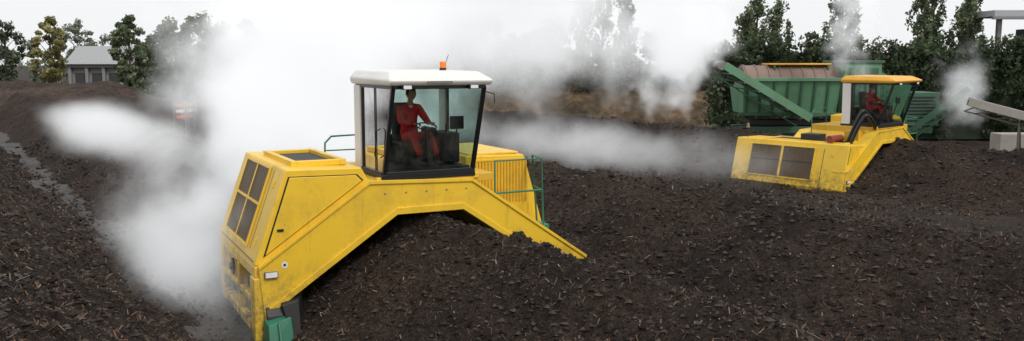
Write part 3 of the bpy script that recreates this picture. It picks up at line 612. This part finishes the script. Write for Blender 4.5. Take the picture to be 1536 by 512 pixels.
def conveyor(P,a,b,wid,mat,h=.28):
    a=Vector(a);b=Vector(b); d=(b-a).normalized(); s=Vector((-d.y,d.x,0)).normalized()*wid/2; up=s.cross(d).normalized()*h; up=up if up.z>0 else -up
    for k in (-1,1):
        o=s*k; t=s.normalized()*.06
        hexa("conveyor_side",[a+o-t,b+o-t,b+o+t,a+o+t,a+o-t+up,b+o-t+up,b+o+t+up,a+o+t+up],mat,P,.01)
    hexa("belt",[a-s*.95+up*.5,b-s*.95+up*.5,b+s*.95+up*.5,a+s*.95+up*.5,a-s*.95+up*.65,b-s*.95+up*.65,b+s*.95+up*.65,a+s*.95+up*.65],BLACK,P,0)
    n=int((b-a).length/.7)
    for i in range(n):
        p=a+(b-a)*(i+.5)/n; tube("idler",[p-s*1.1,p+s*1.1],.05,STEEL,P)
        tube("truss",[p-s*1.02+up*.05,a+(b-a)*min(1,(i+1.5)/n)-s*1.02-up*.8],.025,mat,P)
    tube("truss_chord",[a-s*1.02-up*.8,b-s*1.02-up*.8],.03,mat,P)
conveyor(T0,(12.9,y0-.5,1.75),(9.0,y0-.9,4.05),.9,TGREEN,.34)
cyl("head_pulley",(9.0,y0-.9,4.2),'y',.2,.95,STEEL,T0)
conveyor(T0,(18.4,y0+.8,1.2),(20.3,y0-.4,3.1),1.0,TGREEND)
tube("ladder_rail",[(16.5,y0-.2,1.2),(16.5,y0-.2,3.8)],.03,TGREEN,T0); tube("ladder_rail",[(16.9,y0-.2,1.2),(16.9,y0-.2,3.8)],.03,TGREEN,T0)
for i in range(8): tube("ladder_rung",[(16.5,y0-.2,1.4+i*.3),(16.9,y0-.2,1.4+i*.3)],.02,TGREEN,T0)
C0=empty("belt_conveyor"); conveyor(C0,(22.5,30.5,1.1),(16.9,33,2.75),.8,CONC,.3)
for x,y,z in ((18.5,32.3,2.2),(20.8,31.3,1.5)): tube("stand",[(x,y,0),(x,y,z)],.05,STEEL,C0); tube("stand",[(x+.5,y+.6,0),(x,y,z)],.04,STEEL,C0)
Wl=empty("concrete_block_wall")
for i in range(7):
    for j in range(2):
        x=18.3+i*1.62+(j*.5); box("block",(x,34.0+.03*((i*7+j)%3),j*.81),(x+1.58,34.8,j*.81+.79),CONC,Wl,.03)
BO=mat_plain("barrier_orange",(.75,.12,.03),.6)
for i,(p,yy) in enumerate(((272,46),(284,47))):
    Bq=empty("safety_barrier",(px(p,yy),yy,1.2)); 
    for k in range(3): box("board",(-.35,0,.25+k*.3),(.35,.04,.40+k*.3),BO if k!=1 else WHITE,Bq)
    for k in (-.3,.3): box("foot",(k-.03,-.25,-1.2),(k+.03,.25,1.1),STEEL,Bq)
# ---------------------------------------------------------------- steam
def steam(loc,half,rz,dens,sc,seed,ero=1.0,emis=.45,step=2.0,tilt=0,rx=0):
    m,n,o=newmat("steam_volume"); tc=N(n,'ShaderNodeTexCoord')
    mp=N(n,'ShaderNodeMapping'); mp.inputs['Scale'].default_value=half; mp.inputs['Location'].default_value=(seed*13.1,seed*7.7,seed*3.3); n.links.new(tc.outputs['Object'],mp.inputs[0])
    n1=noise(n,sc,3,.6,mp.outputs[0])
    ln=N(n,'ShaderNodeVectorMath',operation='LENGTH'); n.links.new(tc.outputs['Object'],ln.inputs[0])
    f=N(n,'ShaderNodeMapRange',interpolation_type='SMOOTHSTEP'); f.inputs[1].default_value=1.0; f.inputs[2].default_value=.0; f.inputs[3].default_value=0; f.inputs[4].default_value=1.5; n.links.new(ln.outputs['Value'],f.inputs[0])
    e=N(n,'ShaderNodeMapRange'); e.inputs[1].default_value=.34; e.inputs[2].default_value=.66; e.inputs[3].default_value=0; e.inputs[4].default_value=ero; n.links.new(n1.outputs[0],e.inputs[0])
    s=N(n,'ShaderNodeMath',operation='SUBTRACT',use_clamp=True); n.links.new(f.outputs[0],s.inputs[0]); n.links.new(e.outputs[0],s.inputs[1])
    pw=N(n,'ShaderNodeMath',operation='POWER'); n.links.new(s.outputs[0],pw.inputs[0]); pw.inputs[1].default_value=1.5
    md=N(n,'ShaderNodeMath',operation='MULTIPLY'); n.links.new(pw.outputs[0],md.inputs[0]); md.inputs[1].default_value=dens
    vs=N(n,'ShaderNodeVolumeScatter'); vs.inputs['Color'].default_value=(.98,.98,.98,1); vs.inputs['Anisotropy'].default_value=.1; n.links.new(md.outputs[0],vs.inputs['Density'])
    em=N(n,'ShaderNodeEmission'); em.inputs[0].default_value=(.96,.98,1,1); me_=N(n,'ShaderNodeMath',operation='MULTIPLY'); n.links.new(md.outputs[0],me_.inputs[0]); me_.inputs[1].default_value=emis; n.links.new(me_.outputs[0],em.inputs[1])  # glow added to brighten the steam, standing in for multiple scattering
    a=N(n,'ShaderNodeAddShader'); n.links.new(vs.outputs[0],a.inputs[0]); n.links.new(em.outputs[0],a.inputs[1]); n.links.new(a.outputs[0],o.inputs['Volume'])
    try: m.cycles.volume_step_rate=step
    except Exception: pass
    bm=bmesh.new(); bmesh.ops.create_icosphere(bm,subdivisions=2,radius=1.06); me=bpy.data.meshes.new("steam"); bm.to_mesh(me); bm.free(); me.materials.append(m)
    ob=bpy.data.objects.new("steam_plume",me); link(ob); ob.location=loc; ob.scale=half; ob.rotation_euler=(rx,tilt,rz); return ob
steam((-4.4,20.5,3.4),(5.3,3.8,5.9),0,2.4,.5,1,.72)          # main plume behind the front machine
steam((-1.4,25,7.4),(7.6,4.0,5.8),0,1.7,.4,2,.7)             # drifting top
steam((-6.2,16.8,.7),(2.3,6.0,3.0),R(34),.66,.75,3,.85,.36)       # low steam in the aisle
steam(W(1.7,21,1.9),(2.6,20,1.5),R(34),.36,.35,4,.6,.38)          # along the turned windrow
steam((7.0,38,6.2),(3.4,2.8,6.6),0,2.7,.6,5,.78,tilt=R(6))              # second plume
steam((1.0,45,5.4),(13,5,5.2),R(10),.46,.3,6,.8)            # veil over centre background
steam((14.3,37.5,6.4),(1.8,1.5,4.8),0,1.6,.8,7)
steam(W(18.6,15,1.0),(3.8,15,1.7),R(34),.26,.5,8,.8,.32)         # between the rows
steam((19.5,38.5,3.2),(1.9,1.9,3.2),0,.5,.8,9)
